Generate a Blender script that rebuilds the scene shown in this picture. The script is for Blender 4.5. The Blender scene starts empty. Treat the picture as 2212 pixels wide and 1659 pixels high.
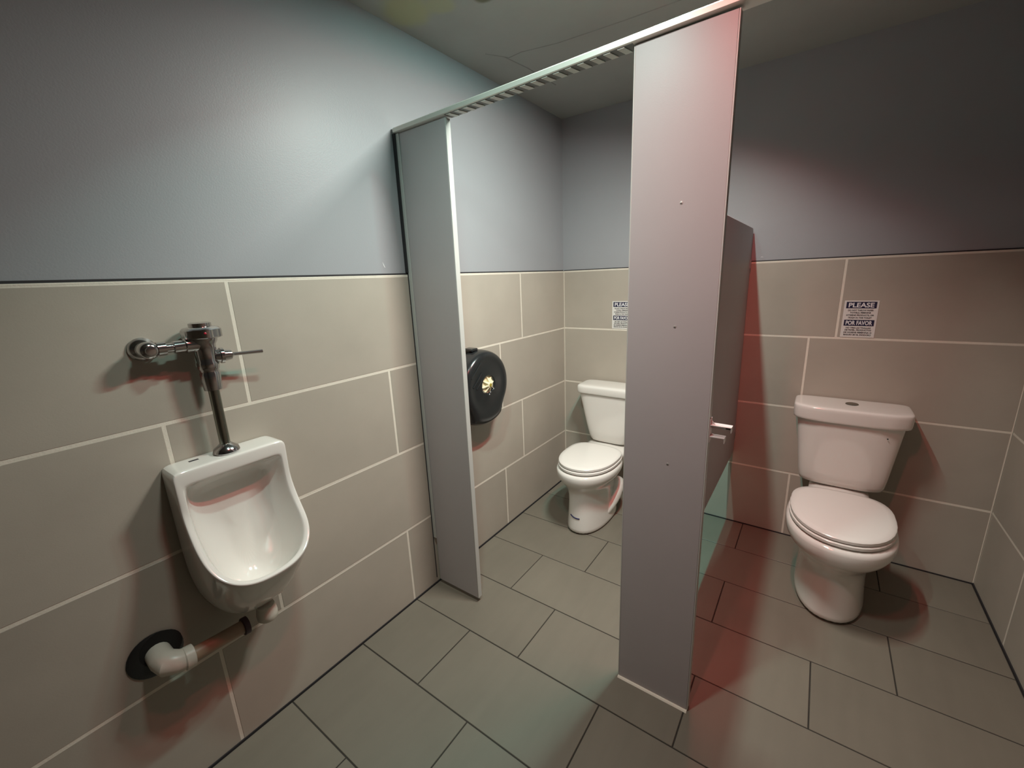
import bpy, bmesh, math, random
from mathutils import Vector, Matrix

random.seed(7)
C = bpy.context.scene.collection
PI = math.pi

# ---------------------------------------------------------------- camera
cam_d = bpy.data.cameras.new('camera')
cam = bpy.data.objects.new('camera', cam_d)
C.objects.link(cam)
CAM = Vector((1.44605, -2.64528, 1.50061))
FW = Vector((-0.57008446, 0.78502246, -0.24237047))
RT = Vector((0.81432799, 0.57902744, -0.03996441))
UP = Vector((-0.10896619, 0.22015215, 0.96936031))
cam.matrix_world = Matrix(((RT.x, UP.x, -FW.x, CAM.x), (RT.y, UP.y, -FW.y, CAM.y),
                           (RT.z, UP.z, -FW.z, CAM.z), (0, 0, 0, 1)))
cam_d.sensor_width = 36
cam_d.sensor_fit = 'HORIZONTAL'
cam_d.lens = 36 * 916.067 / 2212
cam_d.clip_start = 0.02
bpy.context.scene.camera = cam

# ---------------------------------------------------------------- world, exposure
world = bpy.data.worlds.new('world')
bpy.context.scene.world = world
world.use_nodes = True
world.node_tree.nodes['Background'].inputs[0].default_value = (0.0, 0.0, 0.0, 1)
vs = bpy.context.scene.view_settings
vs.view_transform = 'Standard'
vs.look = 'None'
vs.gamma = 1
vs.exposure = 0.0
vs.use_curve_mapping = False

# the lamps of the room: two louvred ceiling fixtures, each with a greenish and a reddish strip tipped towards the left wall
GREEN, RED = (0.60, 1.0, 0.93), (1.0, 0.17, 0.16)
FIXTURES = [
    dict(name='over the left stall', y0=-1.36, y1=-0.98, z=2.400, w=0.030, spread=147, tip=22, lean=3,
         strips=[(1.02, GREEN, 24.0), (1.15, RED, 12.4)]),
    dict(name='in front of the partition', y0=-2.14, y1=-1.96, z=2.400, w=0.030, spread=122, tip=4, lean=20,
         strips=[(0.84, GREEN, 7.8), (1.16, RED, 4.5)]),
]
def strip_matrix(F, x, back=0.0):
    aim = Vector((-math.tan(math.radians(F['tip'])), math.tan(math.radians(F['lean'])), -1)).normalized()
    az = -aim
    ax = Vector((0, 1, 0)).cross(az).normalized()
    ay = az.cross(ax)
    p = Vector((x, (F['y0'] + F['y1']) / 2, F['z'])) + az * back
    return Matrix(((ax.x, ay.x, az.x, p.x), (ax.y, ay.y, az.y, p.y), (ax.z, ay.z, az.z, p.z), (0, 0, 0, 1)))
for F in FIXTURES:
    for xx, colr, watts in F['strips']:
        ad = bpy.data.lights.new('strip_light', 'AREA')
        ad.shape = 'RECTANGLE'; ad.size = F['w']; ad.size_y = F['y1'] - F['y0']
        ad.spread = math.radians(F['spread'])
        ad.color = colr; ad.energy = watts
        ao = bpy.data.objects.new('strip_light', ad)
        ao.matrix_world = strip_matrix(F, xx)
        C.objects.link(ao)

# ---------------------------------------------------------------- materials
def mat(name, col, rough=0.5, metal=0.0, spec=0.5, coat=0.0, noise=0.0, nscale=8.0, bump=0.0, bscale=60.0,
        var=0.0, streak=None, sheen=0.0, emit=None):
    m = bpy.data.materials.new(name)
    m.use_nodes = True
    nt = m.node_tree
    N, L = nt.nodes, nt.links
    b = N['Principled BSDF']
    b.inputs['Roughness'].default_value = rough
    b.inputs['Metallic'].default_value = metal
    b.inputs['Specular IOR Level'].default_value = spec
    b.inputs['Coat Weight'].default_value = coat
    b.inputs['Coat Roughness'].default_value = 0.08
    b.inputs['Base Color'].default_value = (*col, 1)
    tc = N.new('ShaderNodeTexCoord')
    cur = None
    def mul(factor_socket, lo, hi, prev):
        mr = N.new('ShaderNodeMapRange')
        mr.inputs['To Min'].default_value = lo
        mr.inputs['To Max'].default_value = hi
        L.new(factor_socket, mr.inputs['Value'])
        mx = N.new('ShaderNodeMix'); mx.data_type = 'RGBA'; mx.blend_type = 'MULTIPLY'
        mx.inputs[0].default_value = 1
        if prev is None: mx.inputs[6].default_value = (*col, 1)
        else: L.new(prev, mx.inputs[6])
        L.new(mr.outputs[0], mx.inputs[7])
        return mx.outputs[2]
    vec = tc.outputs['Object']
    if var:
        oi = N.new('ShaderNodeObjectInfo')
        cur = mul(oi.outputs['Random'], 1 - var, 1 + var, cur)
        ad = N.new('ShaderNodeVectorMath'); ad.operation = 'MULTIPLY_ADD'
        cmb = N.new('ShaderNodeCombineXYZ')
        for k in range(3): L.new(oi.outputs['Random'], cmb.inputs[k])
        ad.inputs[1].default_value = (37, 53, 71)
        L.new(cmb.outputs[0], ad.inputs[0]); L.new(tc.outputs['Object'], ad.inputs[2])
        vec = ad.outputs[0]
    if noise:
        n = N.new('ShaderNodeTexNoise'); n.inputs['Scale'].default_value = nscale
        n.inputs['Detail'].default_value = 5; n.inputs['Roughness'].default_value = 0.6
        L.new(vec, n.inputs['Vector'])
        cur = mul(n.outputs['Fac'], 1 - noise, 1 + noise, cur)
    if streak:
        mp = N.new('ShaderNodeMapping'); mp.inputs['Scale'].default_value = streak
        L.new(vec, mp.inputs['Vector'])
        n = N.new('ShaderNodeTexNoise'); n.inputs['Scale'].default_value = 1; n.inputs['Detail'].default_value = 3
        L.new(mp.outputs[0], n.inputs['Vector'])
        cur = mul(n.outputs['Fac'], 0.92, 1.08, cur)
    if cur is not None: L.new(cur, b.inputs['Base Color'])
    if bump:
        n = N.new('ShaderNodeTexNoise'); n.inputs['Scale'].default_value = bscale; n.inputs['Detail'].default_value = 4
        L.new(vec, n.inputs['Vector'])
        bp = N.new('ShaderNodeBump'); bp.inputs['Strength'].default_value = bump; bp.inputs['Distance'].default_value = 0.002
        L.new(n.outputs['Fac'], bp.inputs['Height']); L.new(bp.outputs[0], b.inputs['Normal'])
    if emit:
        b.inputs['Emission Color'].default_value = (*emit, 1)
        b.inputs['Emission Strength'].default_value = 1
    return m

M = {}
M['paint'] = mat('grey_wall_paint', (0.335, 0.34, 0.355), 0.42, spec=0.35, noise=0.05, nscale=1.6, bump=0.12, bscale=220)
M['tile'] = mat('beige_porcelain_wall_tile', (0.42, 0.375, 0.315), 0.45, spec=0.4, noise=0.10, nscale=4.0, var=0.05,
                streak=(3, 3, 22), bump=0.06, bscale=300)
M['floor_tile'] = mat('grey_beige_floor_tile', (0.185, 0.165, 0.130), 0.42, spec=0.4, noise=0.10, nscale=4.0, var=0.06,
                      streak=(22, 3, 3), bump=0.06, bscale=300)
M['grout'] = mat('cream_grout', (0.74, 0.68, 0.58), 0.9, noise=0.12, nscale=30, bump=0.3, bscale=200)
M['dark_grout'] = mat('dark_floor_grout', (0.035, 0.03, 0.024), 0.95, noise=0.3, nscale=20)
M['dark_gap'] = mat('dark_caulk_and_gap_shade', (0.022, 0.02, 0.022), 0.7, noise=0.2, nscale=20)  # caulk along the floor; elsewhere the shade of gaps as a dark colour
M['laminate'] = mat('grey_partition_laminate', (0.43, 0.395, 0.395), 0.40, spec=0.4, noise=0.04, nscale=6, bump=0.05, bscale=500)
M['edge'] = mat('pale_edge_band', (0.50, 0.50, 0.47), 0.4, noise=0.03, nscale=9)
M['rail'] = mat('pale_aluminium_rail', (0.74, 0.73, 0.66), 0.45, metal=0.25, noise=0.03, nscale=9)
M['rail_dark'] = mat('dark_rail_channel', (0.16, 0.17, 0.16), 0.5, noise=0.05, nscale=9)
M['seam'] = mat('grey_plaster_seam', (0.25, 0.255, 0.235), 0.9, noise=0.15, nscale=12)
M['rib'] = mat('pale_rail_rib', (0.62, 0.64, 0.58), 0.4, noise=0.03, nscale=9)
M['china'] = mat('white_porcelain', (0.78, 0.75, 0.70), 0.12, spec=0.5, coat=0.5, noise=0.015, nscale=3)
M['seat'] = mat('white_plastic_seat', (0.80, 0.77, 0.72), 0.22, spec=0.5, noise=0.015, nscale=3)
M['chrome'] = mat('chrome', (0.52, 0.51, 0.51), 0.13, metal=1.0, noise=0.05, nscale=30)
M['dull_chrome'] = mat('greenish_chrome', (0.27, 0.27, 0.23), 0.24, metal=1.0, noise=0.1, nscale=30)  # chrome with a greenish reflection put into its colour
M['black_plastic'] = mat('smoky_black_plastic', (0.017, 0.018, 0.019), 0.22, spec=0.5, noise=0.1, nscale=12)
M['cream_plastic'] = mat('cream_plastic', (0.80, 0.74, 0.52), 0.4, noise=0.05, nscale=20)
M['yellow_plastic'] = mat('yellow_plastic', (0.32, 0.25, 0.03), 0.4, noise=0.05, nscale=20)
M['pvc'] = mat('white_pvc', (0.72, 0.67, 0.58), 0.35, noise=0.05, nscale=20)
M['tan_pipe'] = mat('tan_plastic_pipe', (0.36, 0.25, 0.17), 0.45, noise=0.2, nscale=14)
M['plum'] = mat('dark_rubber_coupling', (0.05, 0.022, 0.03), 0.5, noise=0.2, nscale=20)
M['sign_white'] = mat('white_sign_plastic', (0.72, 0.70, 0.66), 0.4, noise=0.02, nscale=9)
M['sign_blue'] = mat('navy_print', (0.012, 0.012, 0.045), 0.5, noise=0.1, nscale=40)
M['ink'] = mat('dark_print', (0.05, 0.045, 0.05), 0.6, noise=0.1, nscale=40)
M['print_white'] = mat('white_print', (0.78, 0.77, 0.78), 0.5, noise=0.02, nscale=40)
M['pen'] = mat('blue_marker_ink', (0.012, 0.01, 0.08), 0.5, noise=0.1, nscale=60)
M['dark_hole'] = mat('dark_recess', (0.012, 0.011, 0.010), 0.9, noise=0.1, nscale=40)
M['red_lens'] = mat('red_sensor_lens', (0.55, 0.02, 0.05), 0.2, noise=0.05, nscale=60)
M['zinc'] = mat('brushed_zinc', (0.72, 0.66, 0.64), 0.45, metal=0.35, noise=0.05, nscale=60)
M['screw'] = mat('steel_screw', (0.5, 0.47, 0.44), 0.45, metal=0.4, noise=0.05, nscale=60)
M['fixture'] = mat('white_enamel', (0.75, 0.75, 0.73), 0.5, noise=0.02, nscale=6)
M['plaster'] = mat('bare_plaster', (0.72, 0.72, 0.72), 0.8, noise=0.05, nscale=40)

def ceiling_mat():
    m = mat('stained_ceiling_plaster', (0.36, 0.365, 0.34), 0.85, noise=0.12, nscale=3.5, bump=0.25, bscale=40)
    nt = m.node_tree; N, L = nt.nodes, nt.links
    b = N['Principled BSDF']
    src = b.inputs['Base Color'].links[0].from_socket
    tc = N.new('ShaderNodeTexCoord')
    def blot(cur, centre, rad, col, soft=0.35):
        d = N.new('ShaderNodeVectorMath'); d.operation = 'DISTANCE'
        nz = N.new('ShaderNodeTexNoise'); nz.inputs['Scale'].default_value = 9; nz.inputs['Detail'].default_value = 3
        L.new(tc.outputs['Object'], nz.inputs['Vector'])
        mx = N.new('ShaderNodeVectorMath'); mx.operation = 'MULTIPLY_ADD'
        mx.inputs[1].default_value = (rad * 0.9, rad * 0.9, 0)
        L.new(nz.outputs['Color'], mx.inputs[0]); L.new(tc.outputs['Object'], mx.inputs[2])
        L.new(mx.outputs[0], d.inputs[0]); d.inputs[1].default_value = (centre[0] + rad * 0.45, centre[1] + rad * 0.45, H)
        mr = N.new('ShaderNodeMapRange'); mr.interpolation_type = 'SMOOTHSTEP'
        mr.inputs['From Min'].default_value = rad * (1 - soft); mr.inputs['From Max'].default_value = rad * (1 + soft)
        mr.inputs['To Min'].default_value = 0.75; mr.inputs['To Max'].default_value = 0
        L.new(d.outputs['Value'], mr.inputs['Value'])
        mm = N.new('ShaderNodeMix'); mm.data_type = 'RGBA'
        L.new(mr.outputs[0], mm.inputs[0]); L.new(cur, mm.inputs[6]); mm.inputs[7].default_value = (*col, 1)
        return mm.outputs[2]
    cur = blot(src, (0.10, -1.36), 0.09, (0.42, 0.41, 0.22))
    cur = blot(cur, (0.37, -1.235), 0.035, (0.09, 0.09, 0.03), 0.25)
    cur = blot(cur, (0.22, -1.30), 0.05, (0.40, 0.40, 0.25))
    L.new(cur, b.inputs['Base Color'])
    return m
H = 2.46            # ceiling height
M['ceiling'] = ceiling_mat()

# ---------------------------------------------------------------- mesh helpers
class MB:
    def __init__(self): self.v = []; self.f = []
    def box(self, lo, hi):
        x0, y0, z0 = lo; x1, y1, z1 = hi
        k = len(self.v)
        self.v += [(x0, y0, z0), (x1, y0, z0), (x1, y1, z0), (x0, y1, z0), (x0, y0, z1), (x1, y0, z1), (x1, y1, z1), (x0, y1, z1)]
        self.f += [tuple(k + i for i in q) for q in ((0, 3, 2, 1), (4, 5, 6, 7), (0, 1, 5, 4), (1, 2, 6, 5), (2, 3, 7, 6), (3, 0, 4, 7))]
        return self
    def loft(self, rings, cap0=True, cap1=True, closed=True):
        k = len(self.v); n = len(rings[0])
        for r in rings: self.v += [tuple(p) for p in r]
        for i in range(len(rings) - 1):
            for j in range(n if closed else n - 1):
                a = k + i * n + j; b = k + i * n + (j + 1) % n
                self.f.append((a, b, b + n, a + n))
        if cap0: self.f.append(tuple(k + j for j in reversed(range(n))))
        if cap1: self.f.append(tuple(k + (len(rings) - 1) * n + j for j in range(n)))
        return self
    def lathe(self, origin, axis, prof, n=32, cap0=True, cap1=True):
        """prof: list of (distance along axis, radius)"""
        a = Vector(axis).normalized(); o = Vector(origin)
        t = Vector((0, 0, 1)) if abs(a.z) < 0.9 else Vector((1, 0, 0))
        u = a.cross(t).normalized(); w = a.cross(u)
        rings = [[o + a * d + (u * math.cos(2 * PI * j / n) + w * math.sin(2 * PI * j / n)) * r for j in range(n)] for d, r in prof]
        return self.loft(rings, cap0, cap1)
    def tube(self, path, radii, n=16):
        P = [Vector(p) for p in path]
        if not isinstance(radii, (list, tuple)): radii = [radii] * len(P)
        rings = []; prev = None
        for i, p in enumerate(P):
            d = (P[min(i + 1, len(P) - 1)] - P[max(i - 1, 0)]).normalized()
            if prev is None:
                t = Vector((0, 0, 1)) if abs(d.z) < 0.9 else Vector((1, 0, 0))
                u = d.cross(t).normalized()
            else:
                u = (prev - d * prev.dot(d)).normalized()
            prev = u; w = d.cross(u)
            rings.append([p + (u * math.cos(2 * PI * j / n) + w * math.sin(2 * PI * j / n)) * radii[i] for j in range(n)])
        return self.loft(rings)
    def prism(self, poly, axis, lo, hi):
        """poly in the two other axes (cyclic order x->yz, y->xz, z->xy)"""
        def p3(a, t):
            if axis == 'x': return (t, a[0], a[1])
            if axis == 'y': return (a[0], t, a[1])
            return (a[0], a[1], t)
        return self.loft([[p3(a, lo) for a in poly], [p3(a, hi) for a in poly]])
    def build(self, name, material, parent=None, smooth=False, bevel=0.0, segs=2, subsurf=0, angle=40, loc=None):
        me = bpy.data.meshes.new(name)
        me.from_pydata(self.v, [], self.f)
        bm = bmesh.new(); bm.from_mesh(me)
        bmesh.ops.recalc_face_normals(bm, faces=bm.faces)
        bm.to_mesh(me); bm.free()
        me.materials.append(M[material] if isinstance(material, str) else material)
        o = bpy.data.objects.new(name, me)
        C.objects.link(o)
        if parent is not None:
            o.parent = parent
            o.matrix_parent_inverse = Matrix.Translation(-parent.location)
        if bevel:
            b = o.modifiers.new('bevel', 'BEVEL'); b.width = bevel; b.segments = segs; b.limit_method = 'ANGLE'
            b.angle_limit = math.radians(35)
        if subsurf:
            s = o.modifiers.new('subsurf', 'SUBSURF'); s.levels = subsurf; s.render_levels = subsurf
        if smooth or bevel or subsurf:
            for p in me.polygons: p.use_smooth = True
            if not subsurf:
                try: me.set_sharp_from_angle(angle=math.radians(angle))
                except Exception: pass
        return o

def tag(o, label=None, cat=None, group=None, kind=None):
    if label: o['label'] = label
    if cat: o['category'] = cat
    if group: o['group'] = group
    if kind: o['kind'] = kind
    return o

def thing(name, loc, label, cat, group=None):
    o = bpy.data.objects.new(name, None)
    o.empty_display_size = 0.05
    o.location = loc
    C.objects.link(o)
    return tag(o, label, cat, group)

def struct(o): o['kind'] = 'structure'; return o

# ---------------------------------------------------------------- room numbers
XR = 2.187          # right wall tile face
YF = -4.60          # wall behind the camera
H = 2.46            # ceiling
RH = 0.382          # wall tile row height
WT = 4 * RH         # top of the tiled wainscot
GW = 0.0090         # wall grout width
PT = 0.008          # painted wall sits this far behind the tile face

# ---------------------------------------------------------------- tiles
tile_cache = {}
def tile_mesh(w, h, d, material, ch=0.0012):
    """tile lying in its local xy plane, centre at origin, face up at z = 0"""
    key = (round(w, 4), round(h, 4), d, material)
    if key in tile_cache: return tile_cache[key]
    a, b = w / 2, h / 2
    m = MB()
    m.loft([[(-a, -b, -d), (a, -b, -d), (a, b, -d), (-a, b, -d)],
            [(-a, -b, -ch), (a, -b, -ch), (a, b, -ch), (-a, b, -ch)],
            [(-a + ch, -b + ch, 0), (a - ch, -b + ch, 0), (a - ch, b - ch, 0), (-a + ch, b - ch, 0)]])
    me = bpy.data.meshes.new('tile')
    me.from_pydata(m.v, [], m.f)
    bm = bmesh.new(); bm.from_mesh(me); bmesh.ops.recalc_face_normals(bm, faces=bm.faces); bm.to_mesh(me); bm.free()
    me.materials.append(M[material])
    tile_cache[key] = me
    return me

def place_tile(parent, me, origin, ux, uy, un):
    o = bpy.data.objects.new('tile', me)
    C.objects.link(o)
    o.parent = parent
    lift = random.uniform(-0.0004, 0.0004)
    p = Vector(origin) + Vector(un) * lift
    o.matrix_local = Matrix(((ux[0], uy[0], un[0], p.x), (ux[1], uy[1], un[1], p.y), (ux[2], uy[2], un[2], p.z), (0, 0, 0, 1)))
    return o

def spans(joints, lo, hi):
    js = sorted(j for j in joints if lo + 0.02 < j < hi - 0.02)
    e = [lo] + js + [hi]
    return list(zip(e[:-1], e[1:]))

# ---------------------------------------------------------------- floor
floor = struct(MB().box((-0.15, YF - 0.1, -0.12), (XR + 0.15, 0.15, -0.0025)).build('floor', 'dark_grout'))
FG = 0.0045
fy = [-0.288 - 0.3083 * i for i in range(16)]
fy = [0.0] + [y for y in fy if y > YF + 0.02] + [YF]
for i in range(len(fy) - 1):
    y1, y0 = fy[i], fy[i + 1]
    off = 0.60 if i % 2 == 0 else 0.345
    js = [off + 0.6125 * k for k in range(-1, 4)]
    # rows: 0 (behind the toilets) .. ; joints alternate between x = .345 and x = .60
    for x0, x1 in spans(js, 0.004, XR - 0.004):
        w, h = x1 - x0 - FG, y1 - y0 - FG
        place_tile(floor, tile_mesh(w, h, 0.008, 'floor_tile'), ((x0 + x1) / 2, (y0 + y1) / 2, 0), (1, 0, 0), (0, 1, 0), (0, 0, 1))

# ---------------------------------------------------------------- walls
wall_left = struct(MB().box((-0.12, YF - 0.1, -0.1), (-PT, 0.12, H + 0.1)).build('wall_left', 'paint'))
wall_back = struct(MB().box((-PT, PT, -0.1), (XR + PT, 0.12, H + 0.1)).build('wall_back', 'paint'))
wall_right = struct(MB().box((XR + PT, YF - 0.1, -0.1), (XR + 0.12, 0.12, H + 0.1)).build('wall_right', 'paint'))
wall_front = struct(MB().box((-PT, YF - 0.12, -0.1), (XR + PT, YF - PT, H + 0.1)).build('wall_front', 'paint'))
ceiling = struct(MB().box((-0.12, YF - 0.12, H), (XR + 0.12, 0.12, H + 0.1)).build('ceiling', 'ceiling'))

GD = 0.0008   # grout face lies this far behind the tile face
TB = 0.0065   # a cream bead caps the wainscot
def wainscot(wall, axis, lo, hi, rows, pos, ndir):
    """axis 'y': wall plane x = pos, tiles run along y;  axis 'x': wall plane y = pos"""
    if axis == 'y':
        g0, g1 = sorted((pos - ndir * PT * 1.2, pos - ndir * GD))
        MB().box((g0, lo, 0.0), (g1, hi, WT + 0.002)).build('grout_bed', 'grout', wall)
    else:
        g0, g1 = sorted((pos - ndir * PT * 1.2, pos - ndir * GD))
        MB().box((lo, g0, 0.0), (hi, g1, WT + 0.002)).build('grout_bed', 'grout', wall)
    for r, js in enumerate(rows):          # r = 0 is the top row
        z1 = WT - RH * r; z0 = z1 - RH
        for a, b in spans(js, lo, hi):
            w, h = b - a - GW, RH - GW
            me = tile_mesh(w, h, 0.0065, 'tile')
            zc = (z0 + z1) / 2
            if axis == 'y':
                if ndir > 0: place_tile(wall, me, (pos, (a + b) / 2, zc), (0, 1, 0), (0, 0, 1), (1, 0, 0))
                else: place_tile(wall, me, (pos, (a + b) / 2, zc), (0, -1, 0), (0, 0, 1), (-1, 0, 0))
            else:
                if ndir < 0: place_tile(wall, me, ((a + b) / 2, pos, zc), (1, 0, 0), (0, 0, 1), (0, -1, 0))
                else: place_tile(wall, me, ((a + b) / 2, pos, zc), (-1, 0, 0), (0, 0, 1), (0, 1, 0))

def run(start, pitch, n=6): return [start + pitch * k for k in range(-n, n)]
LP = 0.7765
wainscot(wall_left, 'y', YF, 0.0, [run(-0.527, LP), run(-0.754, LP), run(-0.552, LP), run(-0.753, LP)], 0.0, 1)
wainscot(wall_back, 'x', 0.0, XR, [run(1.529, LP), run(1.420, LP), run(1.525, LP), run(1.413, LP)], 0.0, -1)
wainscot(wall_right, 'y', YF, 0.0, [run(-0.62, LP), run(-0.42, LP), run(-0.62, LP), run(-0.42, LP)], XR, -1)
wainscot(wall_front, 'x', 0.0, XR, [run(0.62, LP), run(0.42, LP), run(0.62, LP), run(0.42, LP)], YF, 1)

# cream bead and a dark strip put in for the shadow gap along the top of the tiles, dark caulk line where the tiles meet the floor
n = 0
for lo, hi in (((-PT, YF, WT - 0.001), (-0.0005, 0, WT + 0.004)), ((0, 0.0005, WT - 0.001), (XR, PT, WT + 0.004)),
               ((XR + 0.0005, YF, WT - 0.001), (XR + PT, 0, WT + 0.004))):
    n += 1; struct(MB().box(lo, hi).build('trim_%d' % n, 'grout', bevel=0.001))
for lo, hi in (((-PT, YF, WT + 0.004), (-0.0035, 0, WT + 0.0105)), ((0, 0.0035, WT + 0.004), (XR, PT, WT + 0.0095)),
               ((XR + 0.0035, YF, WT + 0.004), (XR + PT, 0, WT + 0.0105))):
    n += 1; struct(MB().box(lo, hi).build('trim_%d' % n, 'dark_gap'))
for s, lo, hi in (('left', (-0.001, YF, -0.002), (0.004, 0, 0.006)), ('back', (0, -0.004, -0.002), (XR, 0.001, 0.006)),
                  ('right', (XR - 0.004, YF, -0.002), (XR + 0.001, 0, 0.006))):
    struct(MB().box(lo, hi).build('baseboard_' + s, 'dark_gap'))

# small chips in the paint
def chip(wall, pts, axis, t=0.0006):
    m = MB()
    if axis == 'y': m.prism(pts, 'x', -PT - 0.0005, -PT + t)
    else: m.prism(pts, 'y', PT - t, PT + 0.0005)
    m.build('paint_chip', 'plaster', wall)
chip(wall_left, [(-1.497, 1.585), (-1.493, 1.577), (-1.486, 1.562), (-1.489, 1.562), (-1.4945, 1.572)], 'y')
chip(wall_back, [(1.165, 1.553), (1.172, 1.557), (1.181, 1.553), (1.172, 1.554)], 'x')

# ridges of plaster joint on the ceiling
for i, pts in enumerate(([(0.13, -0.93), (0.178, -0.855), (0.19, -0.835), (0.26, -0.84), (0.42, -0.80), (0.70, -0.775), (1.0, -0.76)],
                         [(0.178, -0.855), (0.20, -0.70), (0.21, -0.45)])):
    MB().tube([(x, y, H + 0.0026) for x, y in pts], 0.0042, 8).build('plaster_seam', 'seam', ceiling, smooth=True)

# ---------------------------------------------------------------- ceiling lights (above the frame)
for F in FIXTURES:
    xs_ = [q[0] for q in F['strips']]
    tx, tz = sum(xs_) / len(xs_), F['z']
    hwid = (max(xs_) - min(xs_)) / 2 + 0.06
    lamp = thing('ceiling_light', (tx, (F['y0'] + F['y1']) / 2, H), 'white ceiling light with a greenish and a reddish strip, ' + F['name'], 'ceiling light')
    y0, y1 = F['y0'] - 0.03, F['y1'] + 0.03
    MB().box((tx - hwid, y0, H - 0.020), (tx + hwid, y1, H - 0.0005)).build('housing', 'fixture', lamp, bevel=0.003)
    for xx, colr, watts in F['strips']:
        gm = mat('strip_glow', (0.8, 0.8, 0.8), 0.5, emit=colr)
        for nm, b0, b1, hw, m_ in (('light_strip', 0.002, 0.003, F['w'] / 2, gm), ('strip_holder', 0.0035, 0.012, F['w'] / 2 + 0.004, 'fixture')):
            hl = (F['y1'] - F['y0']) / 2
            rg = [[strip_matrix(F, xx, bk) @ Vector(q) for q in ((-hw, -hl, 0), (hw, -hl, 0), (hw, hl, 0), (-hw, hl, 0))] for bk in (b0, b1)]
            MB().loft(rg).build(nm, m_, lamp)
        for yy in (F['y0'] + 0.03, F['y1'] - 0.05):
            MB().box((xx + 0.002, yy, tz + 0.010), (xx + 0.008, yy + 0.02, H - 0.019)).build('hanger', 'fixture', lamp)

# ---------------------------------------------------------------- partition
YP = -1.373         # front face of the pilasters
TH = 0.025

np_ = thing('narrow_pilaster', (0.15, YP + TH / 2, 0), 'narrow grey partition panel fixed to the wall beside the urinal', 'partition panel')
MB().box((0.020, YP, 0.024), (0.270, YP + TH, 2.0725)).build('panel', 'laminate', np_, bevel=0.001)
MB().box((0.270, YP + 0.0003, 0.024), (0.2735, YP + TH - 0.0003, 2.0725)).build('edge_band', 'edge', np_, bevel=0.0006)
ch = MB().box((0.0, YP - 0.004, 0.262), (0.022, YP - 0.001, 2.072)).box((0.0, YP + TH + 0.001, 0.262), (0.022, YP + TH + 0.004, 2.072)).box((0.0, YP - 0.004, 0.262), (0.003, YP + TH + 0.004, 2.072))
ch.build('wall_channel', 'edge', np_, bevel=0.0005)
MB().box((-PT, YP - 0.0105, WT + 0.012), (0.006, YP - 0.0045, 2.072)).build('gap_shade_strip', 'dark_gap', np_)  # dark strips put in for the shaded gap beside the wall channel
MB().box((0.0, YP - 0.0065, 0.03), (0.004, YP - 0.0042, WT + 0.012)).build('gap_shade_strip', 'dark_gap', np_)
MB().box((-PT, YP + 0.001, 1.546), (0.0, YP + TH, 2.072)).build('wall_shim', 'dark_gap', np_)

wp = thing('wide_pilaster', (1.096, YP + TH / 2, 0), 'wide grey partition panel standing on the floor between the two stalls', 'partition panel')
MB().box((0.973, YP, 0.006), (1.220, YP + TH, 2.0885)).build('panel', 'laminate', wp, bevel=0.001)
MB().box((0.9695, YP + 0.0003, 0.006), (0.973, YP + TH - 0.0003, 2.0885)).build('edge_band', 'edge', wp, bevel=0.0006)
MB().box((1.220, YP + 0.0003, 0.006), (1.2235, YP + TH - 0.0003, 2.0885)).build('edge_band', 'edge', wp, bevel=0.0006)
for z in (1.679, 1.345, 0.915):
    sc = MB().lathe((1.112, YP + 0.0005, z), (0, -1, 0), [(0.0, 0.0045), (0.0012, 0.0042), (0.0016, 0.0025)], 14).build('screw', 'screw', wp, smooth=True)
    MB().box((1.1095, YP - 0.0014, z - 0.0022), (1.1142, YP - 0.0009, z - 0.0006)).build('screw_slot', 'dark_hole', sc)
pm = MB(); pm.prism([(YP + TH, 0.0), (YP - 0.010, 0.0), (YP - 0.006, 0.0045), (YP + TH, 0.0058)], 'x', 0.970, 1.2215)
pm.build('caulk_bead', 'grout', wp)

# latch keeper on the free edge of the wide pilaster
lk = thing('latch_keeper', (1.2235, YP + 0.012, 1.045), 'small metal latch keeper on the edge of the wide panel', 'latch')
k0 = 1.2237
MB().box((k0, YP + 0.002, 1.008), (k0 + 0.002, YP + 0.030, 1.080)).build('mount_plate', 'zinc', lk, bevel=0.0005)
MB().prism([(k0 + 0.002, YP + 0.003), (k0 + 0.058, YP + 0.004), (k0 + 0.058, YP + 0.028), (k0 + 0.002, YP + 0.030)], 'z', 1.0605, 1.0635).build('upper_plate', 'zinc', lk, bevel=0.0005)
MB().prism([(k0 + 0.002, 1.0635), (k0 + 0.014, 1.0635), (k0 + 0.002, 1.078)], 'y', YP + 0.010, YP + 0.014).build('gusset', 'zinc', lk)
MB().box((k0 + 0.002, YP + 0.003, 1.0255), (k0 + 0.042, YP + 0.028, 1.0285)).build('lower_plate', 'zinc', lk, bevel=0.0005)
MB().box((k0 + 0.056, YP + 0.004, 1.047), (k0 + 0.058, YP + 0.028, 1.0605)).build('end_lip', 'zinc', lk)
MB().box((k0 + 0.0405, YP + 0.003, 1.012), (k0 + 0.042, YP + 0.028, 1.0255)).build('end_lip', 'zinc', lk)
MB().box((k0 + 0.002, YP + 0.024, 1.0475), (k0 + 0.056, YP + 0.027, 1.0605)).build('slide_bar', 'zinc', lk)
MB().box((k0 + 0.040, YP + 0.0236, 1.050), (k0 + 0.053, YP + 0.0241, 1.057)).build('slot', 'dark_hole', lk)

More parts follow.
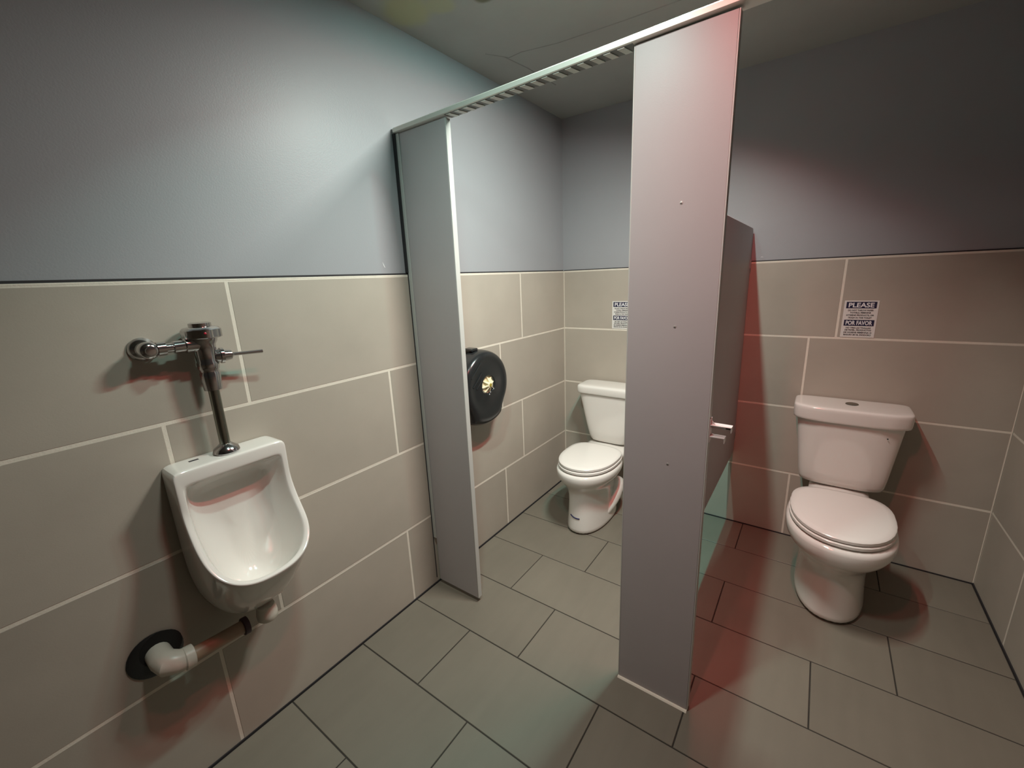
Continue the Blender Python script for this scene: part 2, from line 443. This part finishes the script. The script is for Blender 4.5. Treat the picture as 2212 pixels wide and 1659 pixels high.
# divider between the stalls
yb = -0.004
poly = [(YP + TH + 0.0005, 0.452), (yb, 0.452), (yb, 1.665)]
for k in range(7):
    a = PI / 2 * k / 6
    poly.append((yb - 0.035 + 0.035 * math.cos(a), 1.665 + 0.035 * math.sin(a)))
poly.append((YP + TH + 0.0005, 1.700))
dv = thing('stall_divider', (1.1125, -0.68, 0.452), 'grey divider panel running to the back wall between the two stalls', 'partition panel')
MB().prism(poly, 'x', 1.1005, 1.1245).build('panel', 'laminate', dv, bevel=0.0015)
for z in (0.60, 1.52):
    MB().box((1.1245, -0.030, z - 0.022), (1.1275, -0.0035, z + 0.022)).build('wall_bracket', 'laminate', dv, bevel=0.001)

# headrail: slightly out of level, higher to the right
hr = thing('headrail', (0.0, YP - 0.012, 2.085), 'pale metal headrail running along the top of the partition panels', 'headrail')
rise = 0.0172
def hr_ring(x, prof): return [(x, y, z + rise * x) for y, z in prof]
RY0, RY1 = YP - 0.014, YP + 0.036
prof = [(RY0 + 0.003, 2.0730), (RY1 - 0.003, 2.0730), (RY1, 2.0765), (RY1, 2.0885), (RY1 - 0.012, 2.0925), (RY0 + 0.004, 2.0925), (RY0, 2.0885), (RY0, 2.0755)]
MB().loft([hr_ring(0.0005, prof), hr_ring(XR - 0.0005, prof)]).build('rail_bar', 'rail', hr, bevel=0.0006)
MB().loft([[(xe, RY0 + 0.0045, 2.0722 + rise * xe), (xe, RY1 - 0.0035, 2.0722 + rise * xe), (xe, RY1 - 0.0035, 2.0729 + rise * xe), (xe, RY0 + 0.0045, 2.0729 + rise * xe)] for xe in (0.276, 0.968)]).build('underside', 'rail_dark', hr)  # thin dark plate that sets off the pale ribs
x = 0.285
while x < 0.945:
    z = 2.0721 + rise * (x + 0.012)
    MB().loft([[(x, RY0 + 0.006, zz), (x + 0.020, RY0 + 0.006, zz), (x + 0.030, RY1 - 0.005, zz), (x + 0.010, RY1 - 0.005, zz)] for zz in (z, z - 0.0016)]).build('rib', 'rib', hr)
    x += 0.040
MB().box((1.078, RY0 + 0.010, 2.0925 + rise * 1.08), (1.088, RY0 + 0.02, 2.0955 + rise * 1.08)).build('rail_screw', 'screw', hr, bevel=0.001)

# ---------------------------------------------------------------- toilets
def sup(v, n): return math.copysign(abs(v) ** (2.0 / n), v)
def tring(x0, z, yc, f, b, hw, nf=2.2, nb=2.6, n=40):
    out = []
    for j in range(n):
        t = 2 * PI * j / n
        c, s = math.cos(t), math.sin(t)
        e = nf if c > 0 else nb
        out.append((x0 + hw * sup(s, e), yc - (f if c > 0 else b) * sup(c, e) if c > 0 else yc + b * abs(sup(c, e)), z))
    return out

def box_ring(x0, z, yf, yb_, hw, n=5.0, bow=0.0, cnt=40):
    yc = (yf + yb_) / 2; hd = (yb_ - yf) / 2
    out = []
    for j in range(cnt):
        t = 2 * PI * (j + 0.5) / cnt
        c, s = math.cos(t), math.sin(t)
        px_, py_ = sup(s, n), -sup(c, n)
        y = yc + hd * py_
        if py_ < 0: y -= bow * (1 - px_ * px_)
        out.append((x0 + hw * px_, y, z))
    return out

def seat_parts(t, x0, z, yc, f, b, hw, gap_label):
    nf, nb = 2.15, 3.2
    s = MB().loft([tring(x0, z, yc, f - .004, b - .004, hw - .004, nf, nb), tring(x0, z + .004, yc, f, b, hw, nf, nb),
                   tring(x0, z + .014, yc, f, b, hw, nf, nb), tring(x0, z + .018, yc, f - .005, b - .005, hw - .005, nf, nb)])
    s.build('seat', 'seat', t, smooth=True)
    z2 = z + .0205
    l = MB().loft([tring(x0, z2, yc, f - .008, b - .006, hw - .008, nf, nb), tring(x0, z2 + .003, yc, f - .003, b - .001, hw - .003, nf, nb),
                   tring(x0, z2 + .014, yc, f - .003, b - .001, hw - .003, nf, nb), tring(x0, z2 + .019, yc, f - .008, b - .006, hw - .008, nf, nb),
                   tring(x0, z2 + .0215, yc, f - .03, b - .025, hw - .03, nf, nb), tring(x0, z2 + .023, yc, f * .5, b * .5, hw * .5, nf, nb)])
    l.build('lid', 'seat', t, smooth=True)
    for sx in (-1, 1):
        MB().lathe((x0 + sx * .075 - .018, yc + b + .006, z + .016), (1, 0, 0), [(0, .009), (.002, .012), (.034, .012), (.036, .009)], 16).build('hinge', 'seat', t, smooth=True)

# right-hand stall: dual flush toilet with bowed tank
X = 1.622
t = thing('toilet', (X, -0.36, 0), 'white toilet with closed lid and round flush button on its bowed tank lid', 'toilet', None)
b = MB()
b.loft([tring(X, 0.0, -.36, .287, .25, .134, 2.3), tring(X, .015, -.36, .289, .25, .136, 2.3), tring(X, .05, -.36, .284, .25, .132, 2.3),
        tring(X, .12, -.36, .274, .25, .127, 2.3), tring(X, .20, -.365, .266, .25, .124, 2.3), tring(X, .25, -.385, .264, .25, .130, 2.3),
        tring(X, .285, -.42, .262, .26, .147, 2.25), tring(X, .312, -.445, .268, .26, .176, 2.2), tring(X, .338, -.452, .276, .25, .194, 2.2),
        tring(X, .368, -.452, .282, .245, .201, 2.2), tring(X, .400, -.452, .280, .24, .199, 2.2), tring(X, .409, -.452, .268, .23, .188, 2.2)])
b.loft([tring(X, .24, -.16, .10, .10, .10, 3, 4), tring(X, .32, -.16, .12, .12, .115, 3, 4), tring(X, .395, -.17, .13, .14, .125, 3, 4), tring(X, .432, -.17, .12, .14, .12, 3, 4)])
b.build('bowl', 'china', t, smooth=True, subsurf=1)
seat_parts(t, X, .411, -.448, .270, .195, .190, '')
tk = MB()
tk.loft([box_ring(X, .434, -.155, -.045, .140, 4, .01), box_ring(X, .436, -.172, -.028, .164, 5, .016), box_ring(X, .446, -.178, -.022, .173, 6, .02),
         box_ring(X, .55, -.182, -.020, .184, 6, .025), box_ring(X, .66, -.186, -.018, .196, 6, .03), box_ring(X, .772, -.190, -.016, .208, 6, .034), box_ring(X, .782, -.190, -.016, .208, 6, .034), box_ring(X, .790, -.190, -.016, .207, 6, .034)])
tk.build('tank', 'china', t, smooth=True, subsurf=1)
ld = MB()
ld.loft([box_ring(X, .772, -.193, -.010, .214, 9, .045), box_ring(X, .7725, -.199, -.006, .222, 9, .048), box_ring(X, .776, -.201, -.005, .2245, 9, .048), box_ring(X, .830, -.203, -.005, .2265, 9, .05),
         box_ring(X, .838, -.2015, -.006, .225, 9, .05), box_ring(X, .8425, -.197, -.009, .2205, 9, .048), box_ring(X, .8440, -.188, -.016, .211, 8, .045), box_ring(X, .8445, -.15, -.04, .17, 5, .03)])
ld.build('tank_lid', 'china', t, smooth=True, subsurf=1)
MB().lathe((X + .004, -.110, .843), (0, 0, 1), [(0, .026), (.003, .026), (.005, .024), (.0052, .001)], 28).build('flush_button', 'dull_chrome', t, smooth=True)
MB().lathe((X + .142, -.2075, .725), (0, -1, 0), [(0, .003), (.0012, .003)], 10).build('tank_dot', 'dark_hole', t)

# left-hand stall: straight tank, trapway showing
X = 0.408
t = thing('toilet', (X, -0.36, 0), 'white toilet in the stall behind the narrow panel, blue pen stroke on its foot', 'toilet', None)
b = MB()
b.loft([tring(X, 0.0, -.38, .252, .20, .118, 2.3), tring(X, .012, -.38, .254, .20, .120, 2.3), tring(X, .05, -.38, .252, .20, .118, 2.3),
        tring(X, .12, -.385, .240, .20, .111, 2.3), tring(X, .20, -.395, .224, .20, .107, 2.3), tring(X, .255, -.41, .214, .20, .111, 2.3),
        tring(X, .290, -.43, .214, .21, .126, 2.2), tring(X, .318, -.44, .226, .22, .152, 2.15), tring(X, .342, -.445, .238, .22, .172, 2.1),
        tring(X, .365, -.445, .245, .215, .181, 2.1), tring(X, .395, -.445, .244, .21, .180, 2.1), tring(X, .402, -.445, .228, .20, .166, 2.1)])
b.loft([tring(X, .22, -.16, .10, .10, .085, 3, 4), tring(X, .31, -.16, .12, .12, .105, 3, 4), tring(X, .385, -.17, .13, .14, .15, 3, 4), tring(X, .418, -.17, .12, .14, .15, 3, 4)])
for sx in (-1, 1):
    b.tube([(X + sx * .055, -.47, .03), (X + sx * .085, -.40, .07), (X + sx * .105, -.33, .125), (X + sx * .108, -.27, .175), (X + sx * .095, -.22, .20), (X + sx * .07, -.18, .16), (X + sx * .06, -.16, .02)],
           [.03, .04, .045, .047, .047, .045, .045], 12)
foot = b.build('bowl', 'china', t, smooth=True, subsurf=1)
seat_parts(t, X, .404, -.435, .238, .175, .172, '')
tk = MB()
tk.loft([box_ring(X, .420, -.170, -.050, .110, 3.5), box_ring(X, .426, -.182, -.038, .124, 4), box_ring(X, .445, -.188, -.032, .136, 5),
         box_ring(X, .55, -.192, -.028, .160, 6), box_ring(X, .65, -.195, -.026, .183, 6), box_ring(X, .750, -.198, -.024, .206, 6), box_ring(X, .762, -.198, -.024, .206, 6), box_ring(X, .768, -.198, -.024, .205, 6)])
tk.build('tank', 'china', t, smooth=True, subsurf=1)
ld = MB()
ld.loft([box_ring(X, .7470, -.190, -.030, .198, 7), box_ring(X, .7472, -.207, -.014, .216, 7), box_ring(X, .7500, -.2095, -.012, .218, 7), box_ring(X, .785, -.211, -.011, .219, 7),
         box_ring(X, .797, -.207, -.013, .216, 7), box_ring(X, .803, -.196, -.020, .206, 6), box_ring(X, .805, -.17, -.04, .19, 5)])
ld.build('tank_lid', 'china', t, smooth=True, subsurf=1)
pts = []
dg = bpy.context.evaluated_depsgraph_get(); dg.update()
fe = foot.evaluated_get(dg)
for k in range(7):
    u_ = k / 6
    xx = X - .040 + .062 * u_
    zz = .113 - .009 * u_ - .004 * math.sin(PI * u_)
    hit, loc_, nrm, idx = fe.ray_cast(Vector((xx, -1.5, zz)), Vector((0, 1, 0)))
    if hit: pts.append((loc_.x, loc_.y - 0.0012, loc_.z))
MB().tube(pts, 0.0034, 8).build('pen_stroke', 'pen', t, smooth=True)

# ---------------------------------------------------------------- urinal
UY = -2.190
def urinal_loop(hw, ztop, zside, zbot, xfun, ntop=9, nside=8, nbot=17, p=2.5, rt=0.0):
    """closed loop seen from the front, starting top left, clockwise; y is across, z up"""
    pts = []
    for k in range(ntop):
        u = -1 + 2 * k / (ntop - 1)
        pts.append((UY + hw * u, ztop, 'top', 0.0))
    for k in range(1, nside):
        u = k / nside
        pts.append((UY + hw * (1 + 0.0 * u), ztop + (zside - ztop) * u, 'side', u))
    for k in range(nbot):
        a = PI * k / (nbot - 1)
        s = abs(math.sin(a)) ** (2 / p)
        c = math.copysign(abs(math.cos(a)) ** (2 / p), math.cos(a))
        pts.append((UY + hw * c, zside + (zbot - zside) * s, 'bot', s))
    for k in range(nside - 1, 0, -1):
        u = k / nside
        pts.append((UY - hw, ztop + (zside - ztop) * u, 'side', u))
    return [(xfun(kind, s), y, z) for y, z, kind, s in pts]

def fx(top, side_mid, side_end, bot):
    def f(kind, s):
        if kind == 'top': return top
        if kind == 'side':
            if s < .5: return top + (side_mid - top) * (s / .5)
            u = (s - .5) / .5
            return side_mid + (side_end - side_mid) * u ** 1.6
        return side_end + (bot - side_end) * s
    return f

ur = thing('urinal', (0, UY, 0.49), 'white wall-hung urinal below the chrome flush valve', 'urinal')
u = MB()
flat = lambda x: fx(x, x, x, x)
rings = [
    urinal_loop(.120, 1.02, .74, .52, flat(0.001)),
    urinal_loop(.147, 1.0295, .76, .490, flat(0.001)),
    urinal_loop(.1495, 1.0305, .77, .488, flat(0.004)),
    urinal_loop(.150, 1.0305, .78, .50, fx(.050, .055, .09, .105)),
    urinal_loop(.1500, 1.0302, .80, .610, fx(.083, .083, .116, .188)),
    urinal_loop(.1500, 1.0298, .81, .664, fx(.0935, .092, .130, .229)),
    urinal_loop(.1490, 1.0270, .812, .684, fx(.0975, .096, .138, .240)),
    urinal_loop(.1460, 1.0210, .812, .691, fx(.0985, .0985, .141, .242)),
    urinal_loop(.1330, .9900, .810, .694, fx(.0985, .0985, .141, .228)),
    urinal_loop(.1300, .9855, .808, .690, fx(.0955, .093, .135, .222)),
    urinal_loop(.1280, .9840, .80, .670, fx(.085, .080, .115, .213)),
    urinal_loop(.1240, .9820, .79, .61, fx(.042, .040, .070, .180)),
    urinal_loop(.1160, .9760, .78, .570, fx(.024, .024, .044, .125)),
    urinal_loop(.075, .93, .77, .580, fx(.020, .020, .032, .078)),
    urinal_loop(.030, .86, .76, .64, fx(.020, .020, .022, .036)),
    urinal_loop(.008, .80, .765, .70, fx(.020, .020, .020, .026)),
]
u.loft(rings)
ub = u.build('body', 'china', ur, smooth=True)
nl = len(rings[0])
vg = ub.vertex_groups.new(name='basin')
vg.add(list(range(nl * 10, nl * len(rings))), 1.0, 'REPLACE')
sm = ub.modifiers.new('smooth', 'SMOOTH'); sm.factor = 0.5; sm.iterations = 14; sm.vertex_group = 'basin'
ss = ub.modifiers.new('subsurf', 'SUBSURF'); ss.levels = 2; ss.render_levels = 2
MB().box((.030, UY - .090, 1.0298), (.040, UY - .066, 1.0312)).build('maker_mark', 'ink', ur, bevel=0.0004)
MB().lathe((.075, UY, .575), (0, 0, 1), [(0, .02), (.006, .02), (.008, .016)], 16).build('drain_cover', 'china', ur, smooth=True)
MB().lathe((.088, UY + .004, .505), (0, 0, -1), [(0, .026), (.012, .029), (.030, .031), (.045, .030), (.052, .024), (.053, .012)], 24).build('outlet_pipe', 'pvc', ur, smooth=True)

# ---------------------------------------------------------------- flush valve
VX, VY = .050, -2.187
fv = thing('flush_valve', (VX, VY, 1.033), 'chrome flush valve with a lever handle on the tiled wall above the urinal', 'flush valve')
YS = -2.312; ZS = 1.357
st = MB().lathe((0.0005, YS, ZS), (1, 0, 0), [(0, .030), (.004, .031), (.012, .026), (.018, .019), (.040, .0185), (.044, .022), (.062, .022), (.068, .019), (.072, .012), (.073, .002)], 28)
st.build('stop_valve', 'chrome', fv, smooth=True)
MB().lathe((.0735, YS, ZS), (1, 0, 0), [(0, .012), (.004, .011), (.005, .006)], 20).build('stop_cap', 'chrome', fv, smooth=True)
MB().lathe((.052, YS + .018, ZS), (0, 1, 0), [(0, .018), (.018, .018), (.020, .0125), (.034, .0125), (.036, .0165), (.060, .0165), (.062, .020), (.090, .021), (.096, .023), (.105, .022)], 24).build('supply_connector', 'chrome', fv, smooth=True)
bd = MB().lathe((VX, VY, 1.222), (0, 0, 1), [(0, .016), (.002, .0225), (.050, .0255), (.054, .0235), (.060, .0235), (.064, .026), (.080, .027), (.084, .025), (.132, .028), (.140, .033), (.152, .036)], 32)
bd.build('valve_body', 'chrome', fv, smooth=True)
rings = []
for z, r in ((1.372, .041), (1.375, .046), (1.396, .046), (1.402, .040), (1.405, .027), (1.414, .027), (1.416, .022)):
    rings.append([(VX + r * (1 + (.05 if r > .03 else 0) * math.cos(6 * a)) * math.cos(a), VY + r * (1 + (.05 if r > .03 else 0) * math.cos(6 * a)) * math.sin(a), z) for a in [2 * PI * k / 36 for k in range(36)]])
cv = MB().loft(rings).build('valve_cover', 'chrome', fv, smooth=True)
MB().lathe((VX + .0445, VY - .006, 1.388), (1, -.1, 0), [(0, .0035), (.002, .0035), (.004, .001)], 12).build('indicator', 'red_lens', cv, smooth=True)
hs = MB().lathe((VX + .004, VY + .018, 1.318), (.12, 1, -.03), [(0, .018), (.012, .020), (.014, .0225), (.022, .0225), (.024, .017), (.042, .014), (.044, .009), (.048, .006)], 24).build('handle_socket', 'chrome', fv, smooth=True)
MB().tube([(VX + .009, VY + .060, 1.317), (VX + .013, VY + .100, 1.3155), (VX + .017, VY + .143, 1.314), (VX + .0172, VY + .1445, 1.314)], [.0055, .005, .0056, .002], 14).build('handle', 'chrome', fv, smooth=True)
MB().tube([(VX, VY, 1.225), (VX - .001, VY, 1.13), (VX - .001, VY, 1.05)], .0138, 20).build('flush_tube', 'dull_chrome', fv, smooth=True)
MB().lathe((VX - .001, VY, 1.0310), (0, 0, 1), [(0, .033), (.004, .035), (.014, .032), (.022, .022), (.027, .016), (.028, .0142)], 28).build('spud_flange', 'chrome', fv, smooth=True)

# ---------------------------------------------------------------- wall drain below the urinal
DY, DZ = -2.448, .497
dr = thing('drain_pipe', (0, DY, DZ), 'white elbow and tan waste pipe coming out of the wall below the urinal', 'pipe')
MB().lathe((0.0005, DY - .004, DZ - .004), (1, 0, 0), [(0, .066), (.003, .066), (.006, .060), (.0065, .040)], 32).build('escutcheon', 'black_plastic', dr, smooth=True)
MB().lathe((0.0068, DY + .010, DZ + .010), (1, 0, 0), [(0, .050), (.0006, .050)], 28).build('wall_opening', 'dark_hole', dr)
el = MB()
el.tube([(.007, DY, DZ), (.045, DY, DZ - .002), (.066, DY + .006, DZ - .006), (.076, DY + .026, DZ - .012), (.078, DY + .050, DZ - .018)], [.030, .031, .034, .031, .028], 20)
el.lathe((.078, DY + .036, DZ - .015), (0, 1, -.12), [(0, .028), (.003, .0315), (.024, .0315), (.026, .028)], 24)
el.build('elbow', 'pvc', dr, smooth=True)
MB().tube([(.078, DY + .060, DZ - .019), (.078, DY + .130, DZ - .024), (.078, DY + .195, DZ - .028)], .0205, 20).build('waste_pipe', 'tan_pipe', dr, smooth=True)
MB().lathe((.078, DY + .190, DZ - .0278), (0, 1, -.06), [(0, .024), (.002, .027), (.016, .027), (.018, .020)], 24).build('pipe_coupling', 'plum', dr, smooth=True)

# ---------------------------------------------------------------- paper roll dispenser
PY, PZ = -1.010, .972
dp = thing('paper_dispenser', (0, PY, PZ - .2), 'round black jumbo paper roll dispenser on the stall side wall', 'paper dispenser')
def disp_ring(x, k, drop):
    pts = []
    for j in range(48):
        a = 2 * PI * j / 48
        y, z = math.cos(a), math.sin(a)
        r = .182 * k
        py, pz = r * y, r * z
        if z < -0.55:                       # chute: squared-off mouth at the bottom
            w = min(1.0, (-z - .60) / .10) if z < -.60 else 0.0
            py = py * (1 - w) + w * max(-.118, min(.118, py * 1.25)) * k
            pz = pz - drop * w * (1 if abs(y) < .72 else .4)
        pts.append((x, PY + py, PZ + pz))
    return pts
h = MB()
h.loft([disp_ring(0.0008, 1.0, .030), disp_ring(.03, 1.0, .032), disp_ring(.075, .985, .034), disp_ring(.098, .95, .033),
        disp_ring(.110, .88, .030), disp_ring(.113, .80, .020), disp_ring(.108, .66, .0), disp_ring(.110, .50, 0), disp_ring(.112, .30, 0)], True, False)
h.loft([disp_ring(.112, .30, 0), disp_ring(.110, .27, 0), disp_ring(.085, .25, 0)], False, True)
h.build('housing', 'black_plastic', dp, smooth=True, subsurf=1)
MB().box((.001, PY - .055, PZ + .178), (.060, PY - .008, PZ + .192)).build('top_latch', 'black_plastic', dp, bevel=0.004)
for (a0, z0, a1, z1, r) in ((-.128, .060, -.055, .125, .0035), (-.118, .012, -.050, .075, .003), (-.095, .0, -.052, .042, .003)):
    MB().tube([(.1105, PY + a0, PZ + z0), (.1125, PY + (a0 + a1) / 2, PZ + (z0 + z1) / 2), (.1125, PY + a1, PZ + z1)], r, 8).build('ridge', 'black_plastic', dp, smooth=True)
hub = MB().lathe((.088, PY + .004, PZ + .002), (1, 0, 0), [(0, .046), (.010, .046), (.013, .043), (.013, .018), (.030, .015), (.032, .010)], 24)
hb = hub.build('roll_hub', 'cream_plastic', dp, smooth=True)
for k in range(8):
    a = 2 * PI * k / 8 + .2
    ca, sa = math.cos(a), math.sin(a)
    y0, z0 = PY + .004, PZ + .002
    w = .0022
    q = [(y0 + .014 * ca - w * sa, z0 + .014 * sa + w * ca), (y0 + .014 * ca + w * sa, z0 + .014 * sa - w * ca),
         (y0 + .047 * ca + w * sa, z0 + .047 * sa - w * ca), (y0 + .047 * ca - w * sa, z0 + .047 * sa + w * ca)]
    MB().loft([[(.099, *p) for p in q], [(.118, q[0][0], q[0][1]), (.118, q[1][0], q[1][1]), (.105, q[2][0], q[2][1]), (.105, q[3][0], q[3][1])]]).build('hub_fin', 'cream_plastic', hb)
MB().lathe((.119, PY + .004, PZ + .002), (1, 0, 0), [(0, .009), (.003, .009), (.0035, .004)], 16).build('hub_axle', 'yellow_plastic', hb, smooth=True)

# ---------------------------------------------------------------- signs
def text_mesh(body, size, name, material, parent, x, z, y, width, bold=0.0):
    cu = bpy.data.curves.new(name, 'FONT')
    cu.body = body; cu.size = size; cu.align_x = 'CENTER'; cu.align_y = 'CENTER'
    cu.extrude = 0.0002; cu.offset = bold
    cu.resolution_u = 3
    tmp = bpy.data.objects.new('tmp_text', cu)
    C.objects.link(tmp)
    dg = bpy.context.evaluated_depsgraph_get(); dg.update()
    me = bpy.data.meshes.new_from_object(tmp.evaluated_get(dg))
    bpy.data.objects.remove(tmp); bpy.data.curves.remove(cu)
    xs = [v.co.x for v in me.vertices]
    w = max(xs) - min(xs); cx = (max(xs) + min(xs)) / 2
    ys = [v.co.y for v in me.vertices]; cy = (max(ys) + min(ys)) / 2
    k = width / w
    for v in me.vertices:
        v.co = Vector(((v.co.x - cx) * k, -v.co.z - 0.0002, v.co.y - cy))
    me.name = name
    me.materials.clear(); me.materials.append(M[material])
    o = bpy.data.objects.new(name, me)
    C.objects.link(o); o.parent = parent
    o.location = Vector((x, y, z)) - parent.location
    return o

def sign(x0, label):
    zb, zt, w = 1.1525, 1.3295, 0.130
    s = thing('notice_sign', (x0 + w / 2, 0, zb), label, 'sign', None)
    xc = x0 + w / 2
    MB().box((x0, -0.0016, zb), (x0 + w, -0.0006, zt)).build('sign_board', 'sign_white', s, bevel=0.0004)
    yy = -0.0017
    hh = zt - zb
    MB().box((x0 + .008, yy - .0003, zt - .006 - .031), (x0 + w - .008, yy, zt - .006)).build('header_band', 'sign_blue', s)
    text_mesh('PLEASE', .030, 'lettering', 'print_white', s, xc, zt - .0215, yy - .0004, .096, .0008)
    MB().box((x0 + .008, yy - .0003, zt - .092 - .029), (x0 + w - .008, yy, zt - .092)).build('header_band', 'sign_blue', s)
    text_mesh('POR FAVOR', .027, 'lettering', 'print_white', s, xc, zt - .1065, yy - .0004, .100, .0008)
    for k, (tx, wd) in enumerate((('DO NOT THROW PAPER', .096), ('TOWELS, FEMININE', .078), ('HYGIENE PRODUCTS, OR', .104), ('TRASH IN THE TOILET', .090))):
        text_mesh(tx, .0095, 'lettering', 'ink', s, xc, zt - .0465 - .0118 * k, yy - .0004, wd, .00025)
    for k, (tx, wd) in enumerate((('NO TIRE LAS TOALLAS', .094), ('DE PAPEL, PRODUCTOS', .100), ('DE HIGIENE FEMENINA O', .106), ('BASURA EN EL INODORO', .104))):
        text_mesh(tx, .0095, 'lettering', 'ink', s, xc, zt - .1305 - .0112 * k, yy - .0004, wd, .00025)
    return s

sign(1.545, 'blue and white notice on the tiles above the toilet with the round flush button')
sign(0.354, 'blue and white notice partly hidden behind the wide panel, above the other toilet')
